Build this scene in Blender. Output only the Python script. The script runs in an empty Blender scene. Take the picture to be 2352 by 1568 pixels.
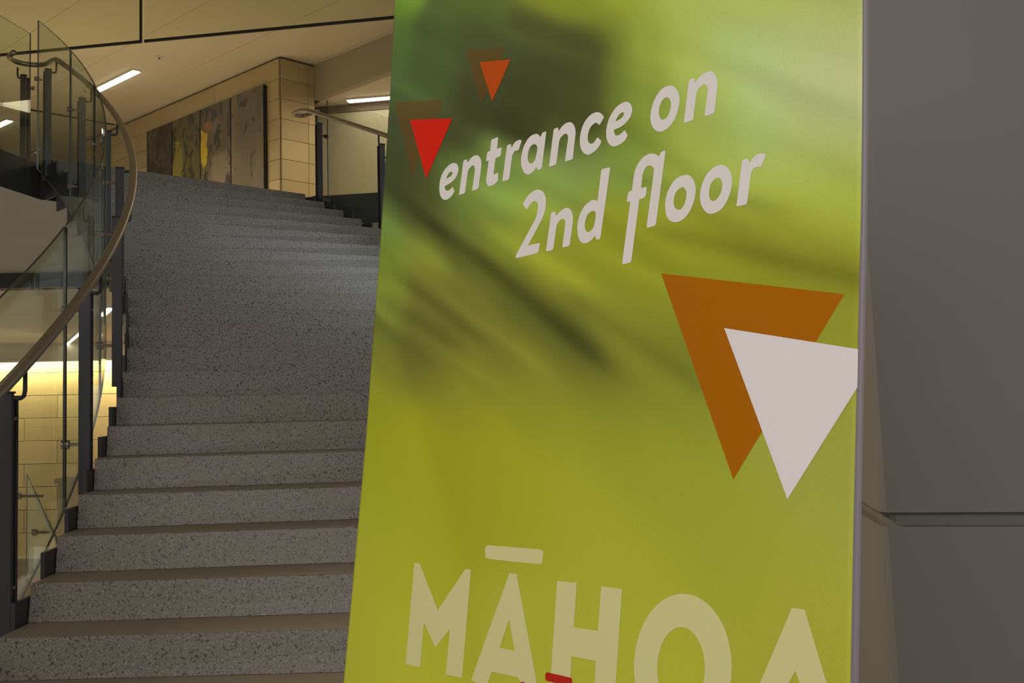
import bpy, bmesh, math, random
import numpy as np
from mathutils import Vector, Matrix

random.seed(7)
scene = bpy.context.scene
COL = scene.collection

# ------------------------------------------------------------------ camera
EYE = 1.5626
FPX = 2400.0                      # focal length in pixels of a 2352 px wide frame
PITCH, ROLL = math.radians(3.488), math.radians(1.26)
cam_data = bpy.data.cameras.new('camera')
cam_data.sensor_width = 36.0
cam_data.lens = FPX / 2352.0 * 36.0
cam_data.clip_start, cam_data.clip_end = 0.05, 200
cam = bpy.data.objects.new('camera', cam_data)
COL.objects.link(cam)
cam.matrix_world = (Matrix.Translation((0, 0, EYE)) @ Matrix.Rotation(math.pi / 2 + PITCH, 4, 'X')
                    @ Matrix.Rotation(-ROLL, 4, 'Z'))
scene.camera = cam

# ------------------------------------------------------------------ world, lights, exposure
scene.view_settings.view_transform = 'Standard'
scene.view_settings.look = 'None'
scene.view_settings.gamma = 1.0
scene.view_settings.exposure = 0.0
scene.view_settings.use_curve_mapping = False
world = bpy.data.worlds.new('foyer_ambient')
scene.world = world
world.use_nodes = True
world.node_tree.nodes['Background'].inputs[0].default_value = (1.0, 0.91, 0.76, 1)
world.node_tree.nodes['Background'].inputs[1].default_value = 0.46


def area(name, loc, target, size, power, col, spread=180):
    l = bpy.data.lights.new(name, 'AREA')
    l.shape = 'RECTANGLE'
    l.size, l.size_y = size
    l.energy = power
    l.color = col
    l.spread = math.radians(spread)
    o = bpy.data.objects.new(name, l)
    COL.objects.link(o)
    o.location = loc
    o.rotation_euler = (Vector(target) - Vector(loc)).to_track_quat('-Z', 'Y').to_euler()
    return o


# added area light, no fixture seen, behind and above the camera
area('hall_fill', (-0.9, -3.0, 3.5), (0.1, 1.3, 1.3), (3.0, 1.6), 112, (1.0, 0.89, 0.87))
# added cool light, unseen source high right, reaching the upper half of the flight
area('cool_stair_fill', (4.2, 4.6, 5.4), (-0.5, 8.4, 2.5), (1.6, 1.6), 21, (0.84, 0.93, 1.0), 60)
# warm fill lights added around stair, lower level and upper lobby
area('column_side_fill', (-3.0, 4.3, 4.3), (0.9, 2.6, 1.2), (0.4, 0.4), 15, (1.0, 0.78, 0.52), 60)  # added spot that brightens the column's left side
area('lower_level_fill', (-11.0, 21.0, 3.25), (-11.0, 21.0, 0.0), (2.5, 2.5), 120, (1.0, 0.86, 0.55))  # added fill so floor bounce lifts the lower ceiling
area('lobby_fill', (-6.3, 14.6, 6.75), (-6.3, 14.6, 3.9), (1.8, 1.2), 145, (1.0, 0.87, 0.62), 132)  # added fill for mural and ceiling; spread keeps it unseen from the camera
area('lobby_fill', (-1.2, 14.6, 6.2), (-1.2, 14.8, 3.9), (2.4, 0.8), 42, (1.0, 0.82, 0.54))  # added fill for the stone pier, hidden behind the banner

# ------------------------------------------------------------------ geometry helpers
CP, SP, CR, SR = math.cos(PITCH), math.sin(PITCH), math.cos(ROLL), math.sin(ROLL)


def at(px, py, depth):
    """world point seen at (px, py) of the 2352x1568 photograph, `depth` metres ahead (world Y)"""
    a, b = px - 1176.0, 784.0 - py
    u, v = (CR * a + SR * b) / FPX, (-SR * a + CR * b) / FPX
    d = Vector((u, CP - v * SP, SP + v * CP))
    return Vector((0, 0, EYE)) + d * (depth / d.y)


def at_z(px, py, z):
    a, b = px - 1176.0, 784.0 - py
    u, v = (CR * a + SR * b) / FPX, (-SR * a + CR * b) / FPX
    d = Vector((u, CP - v * SP, SP + v * CP))
    return Vector((0, 0, EYE)) + d * ((z - EYE) / d.z)


BASE = {}


def tag(o, label=None, cat=None, group=None, kind=None):
    if label: o['label'] = label
    if cat: o['category'] = cat
    if group: o['group'] = group
    if kind: o['kind'] = kind
    return o


def thing(name, loc, label, cat, group=None, kind=None, rz=0.0):
    o = bpy.data.objects.new(name, None)
    o.empty_display_size = 0.1
    COL.objects.link(o)
    o.location = loc
    o.rotation_euler = (0, 0, rz)
    BASE[o] = Vector(loc)
    return tag(o, label, cat, group, kind)


def link(name, me, mats, parent=None, base=None):
    o = bpy.data.objects.new(name, me)
    COL.objects.link(o)
    for m in (mats if isinstance(mats, (list, tuple)) else [mats]):
        if len(me.materials) < (len(mats) if isinstance(mats, (list, tuple)) else 1):
            me.materials.append(m)
    if parent is not None:
        o.parent = parent
    BASE[o] = base if base is not None else Vector((0, 0, 0))
    return o


class MB:
    """collects verts (world space) and faces; build() links ONE object"""
    def __init__(self):
        self.v, self.f, self.m = [], [], []

    def add(self, verts, faces, mi=0):
        n = len(self.v)
        self.v += [Vector(p) for p in verts]
        for f in faces:
            self.f.append([i + n for i in f])
            self.m.append(mi)
        return self

    def box(self, c, hx, hy, hz, mi=0):
        c, hx, hy, hz = Vector(c), Vector(hx), Vector(hy), Vector(hz)
        vs = [c + sx * hx + sy * hy + sz * hz for sz in (-1, 1) for sy in (-1, 1) for sx in (-1, 1)]
        return self.add(vs, [(0, 2, 3, 1), (4, 5, 7, 6), (0, 1, 5, 4), (2, 6, 7, 3), (0, 4, 6, 2), (1, 3, 7, 5)], mi)

    def abox(self, x0, x1, y0, y1, z0, z1, mi=0):
        return self.box(((x0 + x1) / 2, (y0 + y1) / 2, (z0 + z1) / 2), ((x1 - x0) / 2, 0, 0), (0, (y1 - y0) / 2, 0), (0, 0, (z1 - z0) / 2), mi)

    def prism(self, poly, z0, z1, mi=0, mside=None, mbot=None):
        n = len(poly)
        vs = [(p[0], p[1], z0) for p in poly] + [(p[0], p[1], z1) for p in poly]
        self.add(vs, [tuple(range(n - 1, -1, -1))], mbot if mbot is not None else mi)
        self.add(vs, [tuple(range(n, 2 * n))], mi)
        self.add(vs, [(i, (i + 1) % n, (i + 1) % n + n, i + n) for i in range(n)], mside if mside is not None else mi)
        return self

    def tube(self, path, r, seg=12, cap=True, mi=0):
        path = [Vector(p) for p in path]
        n = len(path)
        vs, fs = [], []
        up = Vector((0, 0, 1))
        prev = None
        for i, p in enumerate(path):
            t = (path[min(i + 1, n - 1)] - path[max(i - 1, 0)]).normalized()
            if prev is None:
                a = t.orthogonal().normalized() if abs(t.z) > .95 else t.cross(up).normalized()
            else:
                a = (prev - t * prev.dot(t)).normalized()
            prev = a
            b = t.cross(a)
            for k in range(seg):
                w = 2 * math.pi * k / seg
                vs.append(p + a * (r * math.cos(w)) + b * (r * math.sin(w)))
        for i in range(n - 1):
            for k in range(seg):
                k2 = (k + 1) % seg
                fs.append((i * seg + k, i * seg + k2, (i + 1) * seg + k2, (i + 1) * seg + k))
        if cap:
            fs.append(tuple(range(seg - 1, -1, -1)))
            fs.append(tuple((n - 1) * seg + k for k in range(seg)))
        return self.add(vs, fs, mi)

    def build(self, name, mats, parent=None, smooth=False, bevel=0.0, weld=True):
        root = parent
        while root is not None and root.parent is not None:
            root = root.parent
        base = BASE.get(root, Vector((0, 0, 0))) if root is not None else Vector((0, 0, 0))
        inv = Matrix.Identity(4)
        if root is not None:
            inv = (Matrix.Translation(root.location) @ root.rotation_euler.to_matrix().to_4x4()).inverted()
        me = bpy.data.meshes.new(name)
        me.from_pydata([inv @ p for p in self.v], [], self.f)
        for m in (mats if isinstance(mats, (list, tuple)) else [mats]):
            me.materials.append(m)
        for i, p in enumerate(me.polygons):
            p.material_index = self.m[i]
        bm = bmesh.new()
        bm.from_mesh(me)
        if weld:
            bmesh.ops.remove_doubles(bm, verts=bm.verts, dist=1e-5)
        bmesh.ops.recalc_face_normals(bm, faces=bm.faces)
        if bevel > 0:
            es = [e for e in bm.edges if len(e.link_faces) == 2 and e.calc_face_angle(0) > 0.6]
            bmesh.ops.bevel(bm, geom=es, offset=bevel, segments=2, profile=0.5, affect='EDGES')
        bm.to_mesh(me)
        bm.free()
        if smooth:
            for p in me.polygons:
                p.use_smooth = True
        o = bpy.data.objects.new(name, me)
        COL.objects.link(o)
        if parent is not None:
            o.parent = parent
        return o


# ------------------------------------------------------------------ materials
def srgb(r, g, b):
    f = lambda c: c / 12.92 if c <= .04045 else ((c + .055) / 1.055) ** 2.4
    return (f(r / 255), f(g / 255), f(b / 255))


def mat(name, col, rough=0.6, metal=0.0, noise=0.0, nscale=8.0, bump=0.0, spec=0.5, emis=None, estr=0.0, detail=4.0):
    m = bpy.data.materials.new(name)
    m.use_nodes = True
    nt = m.node_tree
    b = nt.nodes['Principled BSDF']
    b.inputs['Base Color'].default_value = (*col, 1)
    b.inputs['Roughness'].default_value = rough
    b.inputs['Metallic'].default_value = metal
    b.inputs['Specular IOR Level'].default_value = spec
    tc = nt.nodes.new('ShaderNodeTexCoord')
    nz = nt.nodes.new('ShaderNodeTexNoise')
    nz.inputs['Scale'].default_value = nscale
    nz.inputs['Detail'].default_value = detail
    nt.links.new(tc.outputs['Object'], nz.inputs['Vector'])
    if noise > 0:
        mr = nt.nodes.new('ShaderNodeMapRange')
        mr.inputs['To Min'].default_value = 1 - noise
        mr.inputs['To Max'].default_value = 1 + noise
        nt.links.new(nz.outputs['Fac'], mr.inputs['Value'])
        mx = nt.nodes.new('ShaderNodeMix')
        mx.data_type = 'RGBA'
        mx.blend_type = 'MULTIPLY'
        mx.inputs[0].default_value = 1
        mx.inputs[6].default_value = (*col, 1)
        nt.links.new(mr.outputs[0], mx.inputs[7])
        nt.links.new(mx.outputs[2], b.inputs['Base Color'])
    if bump > 0:
        bp = nt.nodes.new('ShaderNodeBump')
        bp.inputs['Strength'].default_value = bump
        bp.inputs['Distance'].default_value = 0.002
        nt.links.new(nz.outputs['Fac'], bp.inputs['Height'])
        nt.links.new(bp.outputs[0], b.inputs['Normal'])
    if emis:
        b.inputs['Emission Color'].default_value = (*emis, 1)
        b.inputs['Emission Strength'].default_value = estr
    return m


def granite():
    m = mat('speckled_granite', (0.2, 0.2, 0.2), rough=0.42)
    nt = m.node_tree
    b = nt.nodes['Principled BSDF']
    tc = nt.nodes.new('ShaderNodeTexCoord')
    out = None
    layers = [(88, 0.355, 0.425, (0.04, 0.038, 0.035)), (150, 0.56, 0.72, (0.33, 0.318, 0.29)), (210, 0.32, 0.43, (0.07, 0.068, 0.065))]
    prev = (0.176, 0.166, 0.147, 1)
    psock = None
    for sc, lo, hi, col in layers:
        nz = nt.nodes.new('ShaderNodeTexNoise')
        nz.inputs['Scale'].default_value = sc
        nz.inputs['Detail'].default_value = 1.5
        nz.inputs['Roughness'].default_value = 0.5
        nt.links.new(tc.outputs['Object'], nz.inputs['Vector'])
        mr = nt.nodes.new('ShaderNodeMapRange')
        dark = col[0] < 0.2
        mr.inputs['From Min'].default_value = hi if dark else lo
        mr.inputs['From Max'].default_value = lo if dark else hi
        nt.links.new(nz.outputs['Fac'], mr.inputs['Value'])
        mx = nt.nodes.new('ShaderNodeMix')
        mx.data_type = 'RGBA'
        nt.links.new(mr.outputs[0], mx.inputs[0])
        if psock is None:
            mx.inputs[6].default_value = prev
        else:
            nt.links.new(psock, mx.inputs[6])
        mx.inputs[7].default_value = (*col, 1)
        psock = mx.outputs[2]
    nt.links.new(psock, b.inputs['Base Color'])
    return m


def glass_mat(name, tint, gloss=0.022, rim=0.5):
    m = bpy.data.materials.new(name)
    m.use_nodes = True
    nt = m.node_tree
    nt.nodes.remove(nt.nodes['Principled BSDF'])
    out = nt.nodes['Material Output']
    tr = nt.nodes.new('ShaderNodeBsdfTransparent')
    tr.inputs[0].default_value = (*tint, 1)
    gl = nt.nodes.new('ShaderNodeBsdfGlossy')
    gl.inputs['Roughness'].default_value = 0.02
    gl.inputs[0].default_value = (0.9, 0.95, 0.92, 1)
    lw = nt.nodes.new('ShaderNodeLayerWeight')
    lw.inputs['Blend'].default_value = 0.5
    pw = nt.nodes.new('ShaderNodeMath')
    pw.operation = 'POWER'
    pw.inputs[1].default_value = 4.0
    nt.links.new(lw.outputs['Facing'], pw.inputs[0])
    fr = nt.nodes.new('ShaderNodeMath')
    fr.operation = 'MULTIPLY_ADD'
    fr.inputs[1].default_value = rim
    fr.inputs[2].default_value = gloss
    nt.links.new(pw.outputs[0], fr.inputs[0])
    mx = nt.nodes.new('ShaderNodeMixShader')
    nt.links.new(fr.outputs[0], mx.inputs[0])
    nt.links.new(tr.outputs[0], mx.inputs[1])
    nt.links.new(gl.outputs[0], mx.inputs[2])
    nt.links.new(mx.outputs[0], out.inputs[0])
    return m


M = {}
M['granite'] = granite()
M['floor'] = mat('hall_stone_floor', (0.26, 0.25, 0.235), 0.35, noise=0.15, nscale=20)
M['steel_dark'] = mat('dark_blue_grey_painted_steel', (0.028, 0.030, 0.036), 0.5, noise=0.1)
M['carpet'] = mat('pale_lobby_floor', (0.5, 0.44, 0.33), 0.7, noise=0.1)
M['fascia'] = mat('dark_painted_fascia', (0.026, 0.028, 0.030), 0.55, noise=0.15, nscale=3)
M['steel'] = mat('brushed_stainless_steel', (0.36, 0.32, 0.275), 0.36, metal=1.0, noise=0.08, nscale=30)
M['stone'] = mat('beige_sandstone', (0.40, 0.315, 0.165), 0.6, noise=0.10, nscale=3.0, bump=0.2)
M['stone_b'] = mat('beige_sandstone_light', (0.43, 0.34, 0.18), 0.6, noise=0.10, nscale=3.0, bump=0.2)
M['stone_c'] = mat('beige_sandstone_deep', (0.37, 0.29, 0.15), 0.6, noise=0.12, nscale=3.0, bump=0.2)
M['joint'] = mat('stone_joint_mortar', (0.23, 0.18, 0.095), 0.9)
M['ceiling'] = mat('cream_ceiling_paint', (0.62, 0.56, 0.45), 0.8, noise=0.03, nscale=1.2)
M['plaster'] = mat('white_plaster', (0.60, 0.57, 0.49), 0.8, noise=0.03, nscale=1.5)
M['soffit'] = mat('pale_soffit_plaster', (0.42, 0.40, 0.37), 0.8, noise=0.05, nscale=1.0)
M['tan_wall'] = mat('tan_wall_paint', (0.36, 0.325, 0.235), 0.8, noise=0.03, nscale=1.5)
M['tread'] = mat('honed_brown_grey_tread_stone', (0.265, 0.23, 0.183), 0.5, noise=0.18, nscale=60)
M['ceil_joint'] = mat('ceiling_board_joint', (0.46, 0.41, 0.32), 0.9)
M['brown'] = mat('brown_timber_beam', (0.10, 0.075, 0.045), 0.6, noise=0.2, nscale=5)
M['trim'] = mat('black_reveal', (0.012, 0.012, 0.011), 0.6)
M['column'] = mat('grey_column_panel', (0.180, 0.181, 0.173), 0.55, noise=0.03, nscale=2.0)
M['groove'] = mat('grey_column_groove', (0.155, 0.157, 0.150), 0.55, noise=0.05)
M['lamp'] = mat('lit_tube_diffuser', (0.9, 0.9, 0.9), 0.5, emis=(1.0, 0.90, 0.70), estr=11.0)
M['cove'] = mat('lit_cove_tube', (0.9, 0.9, 0.9), 0.5, emis=(1.0, 0.86, 0.50), estr=115.0)
M['housing'] = mat('white_lamp_housing', (0.6, 0.58, 0.52), 0.5)
M['glass'] = glass_mat('green_tinted_glass', (0.935, 0.965, 0.93))
M['glass_clear'] = glass_mat('clear_glass', (0.95, 0.97, 0.90), 0.012, 0.15)
M['glass_edge'] = mat('dark_glass_edge', (0.018, 0.028, 0.020), 0.3)
M['clamp_dark'] = mat('dark_steel_clamp', (0.05, 0.048, 0.045), 0.45, metal=0.6)
M['rubber'] = mat('black_rubber', (0.01, 0.01, 0.01), 0.7)
M['base_metal'] = mat('silver_banner_base', (0.5, 0.5, 0.52), 0.35, metal=1.0)

# ================================================================== STRUCTURE
Z_UP = 3.9            # upper floor
Z_SOF = 3.57          # underside of upper slab
Z_CEIL = 6.83         # upper ceiling
Z_LOW = -3.9          # lower level floor

# stair geometry: a flight that winds to the left round a far centre
SCX, SCY, RIN, ROUT, TH0, DTH = -10.2793, 3.7228, 8.3611, 11.0204, 0.0212, 0.03467
RISE = 0.15


def sp(R, k, z):
    a = TH0 + k * DTH
    return Vector((SCX + R * math.cos(a), SCY + R * math.sin(a), z))


def zn(k):
    return RISE * (k + 5)


# ---- floors
b = MB()
b.prism([(-7, -6), (7, -6), (7, 12), (1.1, 12), (0.95, 3.2), (0.75, 2.35), (-2.05, 2.5), (-7, 2.5)], -0.3, 0.0)
tag(b.build('floor', M['floor']), 'grey stone floor of the entrance hall', 'floor', kind='structure')
b = MB()
b.abox(-22, -1.0, 5.0, 29.0, Z_LOW - 0.2, Z_LOW)
tag(b.build('floor_lower', M['carpet']), 'stone floor of the level below the stairs', 'floor', kind='structure')

b = MB()
pin, pout = sp(RIN, 22.02, 0), sp(ROUT, 22.02, 0)
slab = [(-4.95, 5.4), (pin.x, pin.y), (pout.x, pout.y), (-2.12, 11.36), (-1.38, 11.22), (4.5, 11.05), (4.5, 24.2), (-22, 24.2), (-22, 5.4)]
b.prism(slab, Z_SOF, Z_UP, 0, 1, 2)
tag(b.build('floor_upper', [M['carpet'], M['fascia'], M['soffit']]), 'upper floor slab with dark fascia edge and pale soffit', 'floor', kind='structure')

# ---- upper ceiling, lower ceiling behind the bulkhead, bulkhead
b = MB()
b.abox(-22, 7.0, -7.0, 24.2, Z_CEIL, Z_CEIL + 0.15)
ceil = tag(b.build('ceiling', M['ceiling']), 'cream plaster ceiling over the upper floor', 'ceiling', kind='structure')
# dark reveal joint running across the far left of the ceiling
p0, p1 = at_z(-40, 232, Z_CEIL), at_z(263, 286, Z_CEIL)
d = (p1 - p0).normalized()
n = Vector((-d.y, d.x, 0))
MB().box((p0 + p1) / 2 - Vector((0, 0, 0.004)), d * ((p1 - p0).length / 2), n * 0.035, Vector((0, 0, 0.004))).build('reveal_joint', M['trim'], ceil)

# fine joints between the ceiling boards
jd = Vector((-0.722, 0.692, 0)).normalized()
jn = Vector((jd.y, -jd.x, 0))
for i in range(-4, 9):
    c = Vector((-4.6, 14.6, Z_CEIL - 0.0015)) + jn * (1.2 * i - 0.5)
    MB().box(c, jd * 5.5, jn * 0.003, Vector((0, 0, 0.0015))).build('board_joint', M['ceil_joint'], ceil)
DM = Vector((-0.722, 0.692, 0)).normalized()      # run of the mural wall, away to the left
DN = Vector((0.692, 0.722, 0)).normalized()       # run of its return, away to the right
C0 = Vector((-3.37, 15.3, 0))
CE = C0 + DN * 0.6
b = MB()
q0, q1 = CE, CE - DM * 6.5
off = DN * 0.06
b.prism([(q0.x, q0.y), (q1.x, q1.y), (q1.x + 2 * off.x, q1.y + 2 * off.y), (q0.x + 2 * off.x, q0.y + 2 * off.y)], 6.29, Z_CEIL)
tag(b.build('trim_1', M['tan_wall']), 'white bulkhead stepping the ceiling down beside the stone pier', 'bulkhead', kind='structure')
b = MB()
r0, r1 = q0 + 2 * off, q1 + 2 * off
b.prism([(r0.x, r0.y), (r1.x, r1.y), (4.5, r1.y), (4.5, 18.0), (-4.2, 18.0)], 6.29, 6.40)
tag(b.build('ceiling_low', M['ceiling']), 'lower cream ceiling behind the white bulkhead', 'ceiling', kind='structure')

# ---- upper back walls
wl, wr = at_z(745, 245, 6.29), at_z(896, 232, 6.29)
wd = (wr - wl).normalized()
wd.z = 0
wn = Vector((-wd.y, wd.x, 0))
a0, a1 = wl - wd * 1.6, wl + wd * 7.5
b = MB()
b.prism([(a0.x, a0.y), (a1.x, a1.y), ((a1 + wn * .15).x, (a1 + wn * .15).y), ((a0 + wn * .15).x, (a0 + wn * .15).y)], Z_UP, 6.17)
tag(b.build('wall_back', M['tan_wall']), 'pale plaster wall behind the right stair railing', 'wall', kind='structure')
b = MB()
c0, c1 = a0 - wn * .02, a1 - wn * .02
b.prism([(c0.x, c0.y), (c1.x, c1.y), ((c1 + wn * .17).x, (c1 + wn * .17).y), ((c0 + wn * .17).x, (c0 + wn * .17).y)], 6.17, 6.29)
tag(b.build('trim_2', M['brown']), 'brown timber band along the top of the back wall', 'trim', kind='structure')
b = MB()
b.abox(-22, -4.0, 24.0, 24.15, Z_UP, Z_CEIL)
tag(b.build('wall_far', M['plaster']), 'far pale wall at the end of the upper floor', 'wall', kind='structure')


b = MB()
b.abox(-2.6, 7.0, 13.2, 13.35, 0.0, Z_SOF)
tag(b.build('wall_under', M['tan_wall']), 'tan wall under the upper floor behind the staircase', 'wall', kind='structure')
b = MB()
b.abox(1.1, 7.0, 11.9, 13.3, -0.3, 0.0)
tag(b.build('floor_rear', M['floor']), 'stone floor strip beneath the upper slab', 'floor', kind='structure')


# ---- stone walls: backing plus individually laid tiles
def tile_mesh(w, h, t, m):
    bb = MB()
    bb.abox(-w / 2, w / 2, -t / 2, t / 2, -h / 2, h / 2)
    me = bpy.data.meshes.new('stone_tile')
    me.from_pydata(bb.v, [], bb.f)
    bm = bmesh.new(); bm.from_mesh(me)
    bmesh.ops.recalc_face_normals(bm, faces=bm.faces)
    bmesh.ops.bevel(bm, geom=bm.edges[:], offset=0.003, segments=1, affect='EDGES')
    bm.to_mesh(me); bm.free()
    me.materials.append(m)
    return me


def stone_wall(name, label, p, ang, length, z0, z1, course, tile, side, top=None, jw=0.005, bond=True):
    """wall whose local x runs along it; side = +1/-1: the visible face along local y"""
    bb = MB()
    me = bpy.data.meshes.new(name)
    bb.abox(0, length, 0 if side < 0 else -0.2, 0.2 if side < 0 else 0, z0, z1)
    me.from_pydata(bb.v, [], bb.f)
    me.materials.append(M['joint'])
    o = bpy.data.objects.new(name, me)
    COL.objects.link(o)
    o.location = (p[0], p[1], 0)
    o.rotation_euler = (0, 0, ang)
    tag(o, label, 'wall', kind='structure')
    cache = {}
    t = 0.03
    zt = top if top is not None else z1
    row = 0
    while zt > z0 + 0.02:
        zb = max(zt - course, z0)
        x = 0.0
        first = tile if row % 2 == 0 or not bond else tile * 0.5
        while x < length - 0.02:
            w = min(first if x == 0 else tile, length - x)
            mi = random.choice((0, 0, 1, 2))
            key = (round(w, 3), round(zt - zb, 3), mi)
            if key not in cache:
                cache[key] = tile_mesh(w - jw, zt - zb - jw, t, (M['stone'], M['stone_b'], M['stone_c'])[mi])
            c = bpy.data.objects.new('stone_tile', cache[key])
            COL.objects.link(c)
            c.parent = o
            c.location = (x + w / 2, side * (t / 2 + 0.0015 * random.random()), (zt + zb) / 2)
            x += w
        zt = zb
        row += 1
    return o


angM = math.atan2(DM.y, DM.x)
angN = math.atan2(DN.y, DN.x)
stone_wall('wall_mural', 'beige stone-tiled wall carrying the abstract mural', C0, angM, 6.6, Z_UP, Z_CEIL - 0.03, 0.303, 1.8, 1, Z_CEIL - 0.035)
stone_wall('wall_pier', 'beige stone-tiled pier end beside the mural', C0, angN, 0.6, Z_UP, Z_CEIL - 0.03, 0.303, 0.48, -1, Z_CEIL - 0.035, bond=False)
# lower level wall, lit from a cove at its head
stone_wall('wall_lower', 'cove-lit beige stone wall of the level below', (-16.0, 27.0), 0.0, 9.0, Z_LOW, 2.92, 0.585, 1.7, -1, 2.665, jw=0.014)
b = MB()
b.abox(-16.0, -7.0, 26.97, 27.0, 2.67, 2.92)
tag(b.build('trim_3', M['stone_b']), 'top stone course under the cove light', 'trim', kind='structure')
b = MB()
b.abox(-22, -5, 26.3, 26.5, 2.92, 3.40)
b.abox(-22, -5, 26.26, 26.30, 2.92, 2.965, 1)
tag(b.build('trim_4', [M['ceiling'], M['housing']]), 'plain bulkhead hiding the cove light', 'bulkhead', kind='structure')
b = MB()
b.abox(-22, -5, 14.9, 27.4, 3.37, 3.5)
tag(b.build('ceiling_lower', M['ceiling']), 'pale ceiling of the space under the upper floor', 'ceiling', kind='structure')
b = MB()
b.abox(-22, -5.2, 14.6, 14.9, 3.36, Z_SOF)
tag(b.build('trim_5', M['fascia']), 'dark beam across the soffit left of the stairs', 'beam', kind='structure')
b = MB()
b.abox(-22, -5, 27.2, 27.4, 2.6, 3.37)
tag(b.build('wall_cove', M['plaster']), 'plain wall head behind the cove light', 'wall', kind='structure')

# ---- grey column on the right: two battered panels with a recessed joint
cph = math.radians(9.9)
FD = Vector((math.cos(cph), -math.sin(cph), 0))      # along the front
SD = Vector((math.sin(cph), math.cos(cph), 0))       # back along the side
K0 = at(2022, 1190, 2.4)
ZG0, ZG1 = K0.z - 0.019, K0.z + 0.013
col_root = MB()


def col_panel(z0, z1, inset=0.0):
    vs = []
    for z in (z0, z1):
        lean = 0.027 * (z - K0.z) - inset
        p = Vector((K0.x, K0.y, z)) - FD * lean + SD * inset
        r = 0.022
        ring = [p + SD * 0.95, p + SD * 2 * r, p + SD * 0.7 * r + FD * 0.12 * r, p + SD * 0.12 * r + FD * 0.7 * r, p + FD * 2 * r, p + FD * 1.5, p + FD * 1.5 + SD * 0.95]
        vs.append(ring)
    bb = MB()
    n = len(vs[0])
    bb.add(vs[0] + vs[1], [tuple(range(n - 1, -1, -1)), tuple(range(n, 2 * n))] + [(i, (i + 1) % n, (i + 1) % n + n, i + n) for i in range(n)])
    return bb


wcol = tag(col_panel(ZG0 - 0.02, ZG1 + 0.02, 0.022).build('wall_right', M['groove']), 'grey panelled column with a recessed horizontal joint', 'column', kind='structure')
col_panel(0.0, ZG0).build('panel', M['column'], wcol)
col_panel(ZG1, 5.2).build('panel', M['column'], wcol)

# ================================================================== STAIRCASE
stair = thing('staircase', (sp((RIN + ROUT) / 2, -4, 0)), 'wide curving flight of speckled grey granite steps', 'staircase')


def wedge(bb, r0, r1, k0, k1, z0, z1, mi=0, n=1):
    vs, fs = [], []
    for i in range(n + 1):
        k = k0 + (k1 - k0) * i / n
        vs += [sp(r0, k, z0), sp(r1, k, z0), sp(r1, k, z1), sp(r0, k, z1)]
    for i in range(n):
        o = 4 * i
        for j in range(4):
            fs.append((o + j, o + (j + 1) % 4, o + 4 + (j + 1) % 4, o + 4 + j))
    fs += [(3, 2, 1, 0), (4 * n, 4 * n + 1, 4 * n + 2, 4 * n + 3)]
    bb.add(vs, fs, mi)


for k in range(-4, 22):
    b = MB()
    k1 = k + (1.06 if k < 21 else 1.0)
    kb = k - 0.035 / (DTH * (RIN + ROUT) / 2)             # the riser is raked: its foot stands a little forward
    vs = [sp(RIN + 0.004, kb, zn(k) - RISE), sp(ROUT, kb, zn(k) - RISE), sp(ROUT, k, zn(k)), sp(RIN + 0.004, k, zn(k)),
          sp(RIN + 0.004, k1, zn(k) - RISE), sp(ROUT, k1, zn(k) - RISE), sp(ROUT, k1, zn(k)), sp(RIN + 0.004, k1, zn(k))]
    b.add(vs, [(0, 1, 2, 3), (7, 6, 5, 4), (0, 4, 5, 1), (1, 5, 6, 2), (3, 7, 4, 0)], 0)
    b.add(vs, [(2, 6, 7, 3)], 1)
    b.build('step', [M['granite'], M['tread']], stair, bevel=0.003)
# stepped inner stringer plate: front edges stand half a tread ahead of the risers
b = MB()
for k in range(-3, 22):
    wedge(b, RIN - 0.014, RIN + 0.003, k - 0.5, k + 0.5, zn(k) - 0.36, zn(k) - 0.05)
b.build('stringer', M['steel_dark'], stair, weld=False)
b = MB()
for k in range(-3, 22):
    wedge(b, ROUT + 0.001, ROUT + 0.018, k - 0.5, k + 0.5, zn(k) - 0.36, zn(k) - 0.05)
b.build('stringer', M['steel_dark'], stair, weld=False)
# plastered underside
b = MB()
vs, fs = [], []
n = 26
for i in range(n + 1):
    k = -3.2 + 25.0 * i / n
    z = zn(k) - 0.37
    vs += [sp(RIN + 0.12, k, z), sp(ROUT - 0.05, k, z), sp(ROUT - 0.05, k, z + 0.2), sp(RIN + 0.12, k, z + 0.2)]
for i in range(n):
    o = 4 * i
    for j in range(4):
        fs.append((o + j, o + (j + 1) % 4, o + 4 + (j + 1) % 4, o + 4 + j))
fs += [(3, 2, 1, 0), (4 * n, 4 * n + 1, 4 * n + 2, 4 * n + 3)]
b.add(vs, fs)
b.build('soffit_lining', M['fascia'], stair)

# ================================================================== RAILINGS
HR = 0.93


def arc_glass(parent, R, k0, k1, lo, hi, n=8, th=0.006, zf=zn):
    vs, fs, ms = [], [], []
    for i in range(n + 1):
        k = k0 + (k1 - k0) * i / n
        z0, z1 = zf(k) + lo, zf(k) + hi
        vs += [sp(R - th, k, z0), sp(R + th, k, z0), sp(R + th, k, z1), sp(R - th, k, z1)]
    b = MB()
    for i in range(n):
        o = 4 * i
        b.v += []
        for j in range(4):
            fs.append((o + j, o + (j + 1) % 4, o + 4 + (j + 1) % 4, o + 4 + j))
            ms.append(1 if j in (0, 2) else 0)
    fs += [(3, 2, 1, 0), (4 * n, 4 * n + 1, 4 * n + 2, 4 * n + 3)]
    ms += [1, 1]
    b.v = [Vector(v) for v in vs]
    b.f = [list(f) for f in fs]
    b.m = ms
    return b.build('glass_panel', [M['glass'], M['glass_edge']], parent)


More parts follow.
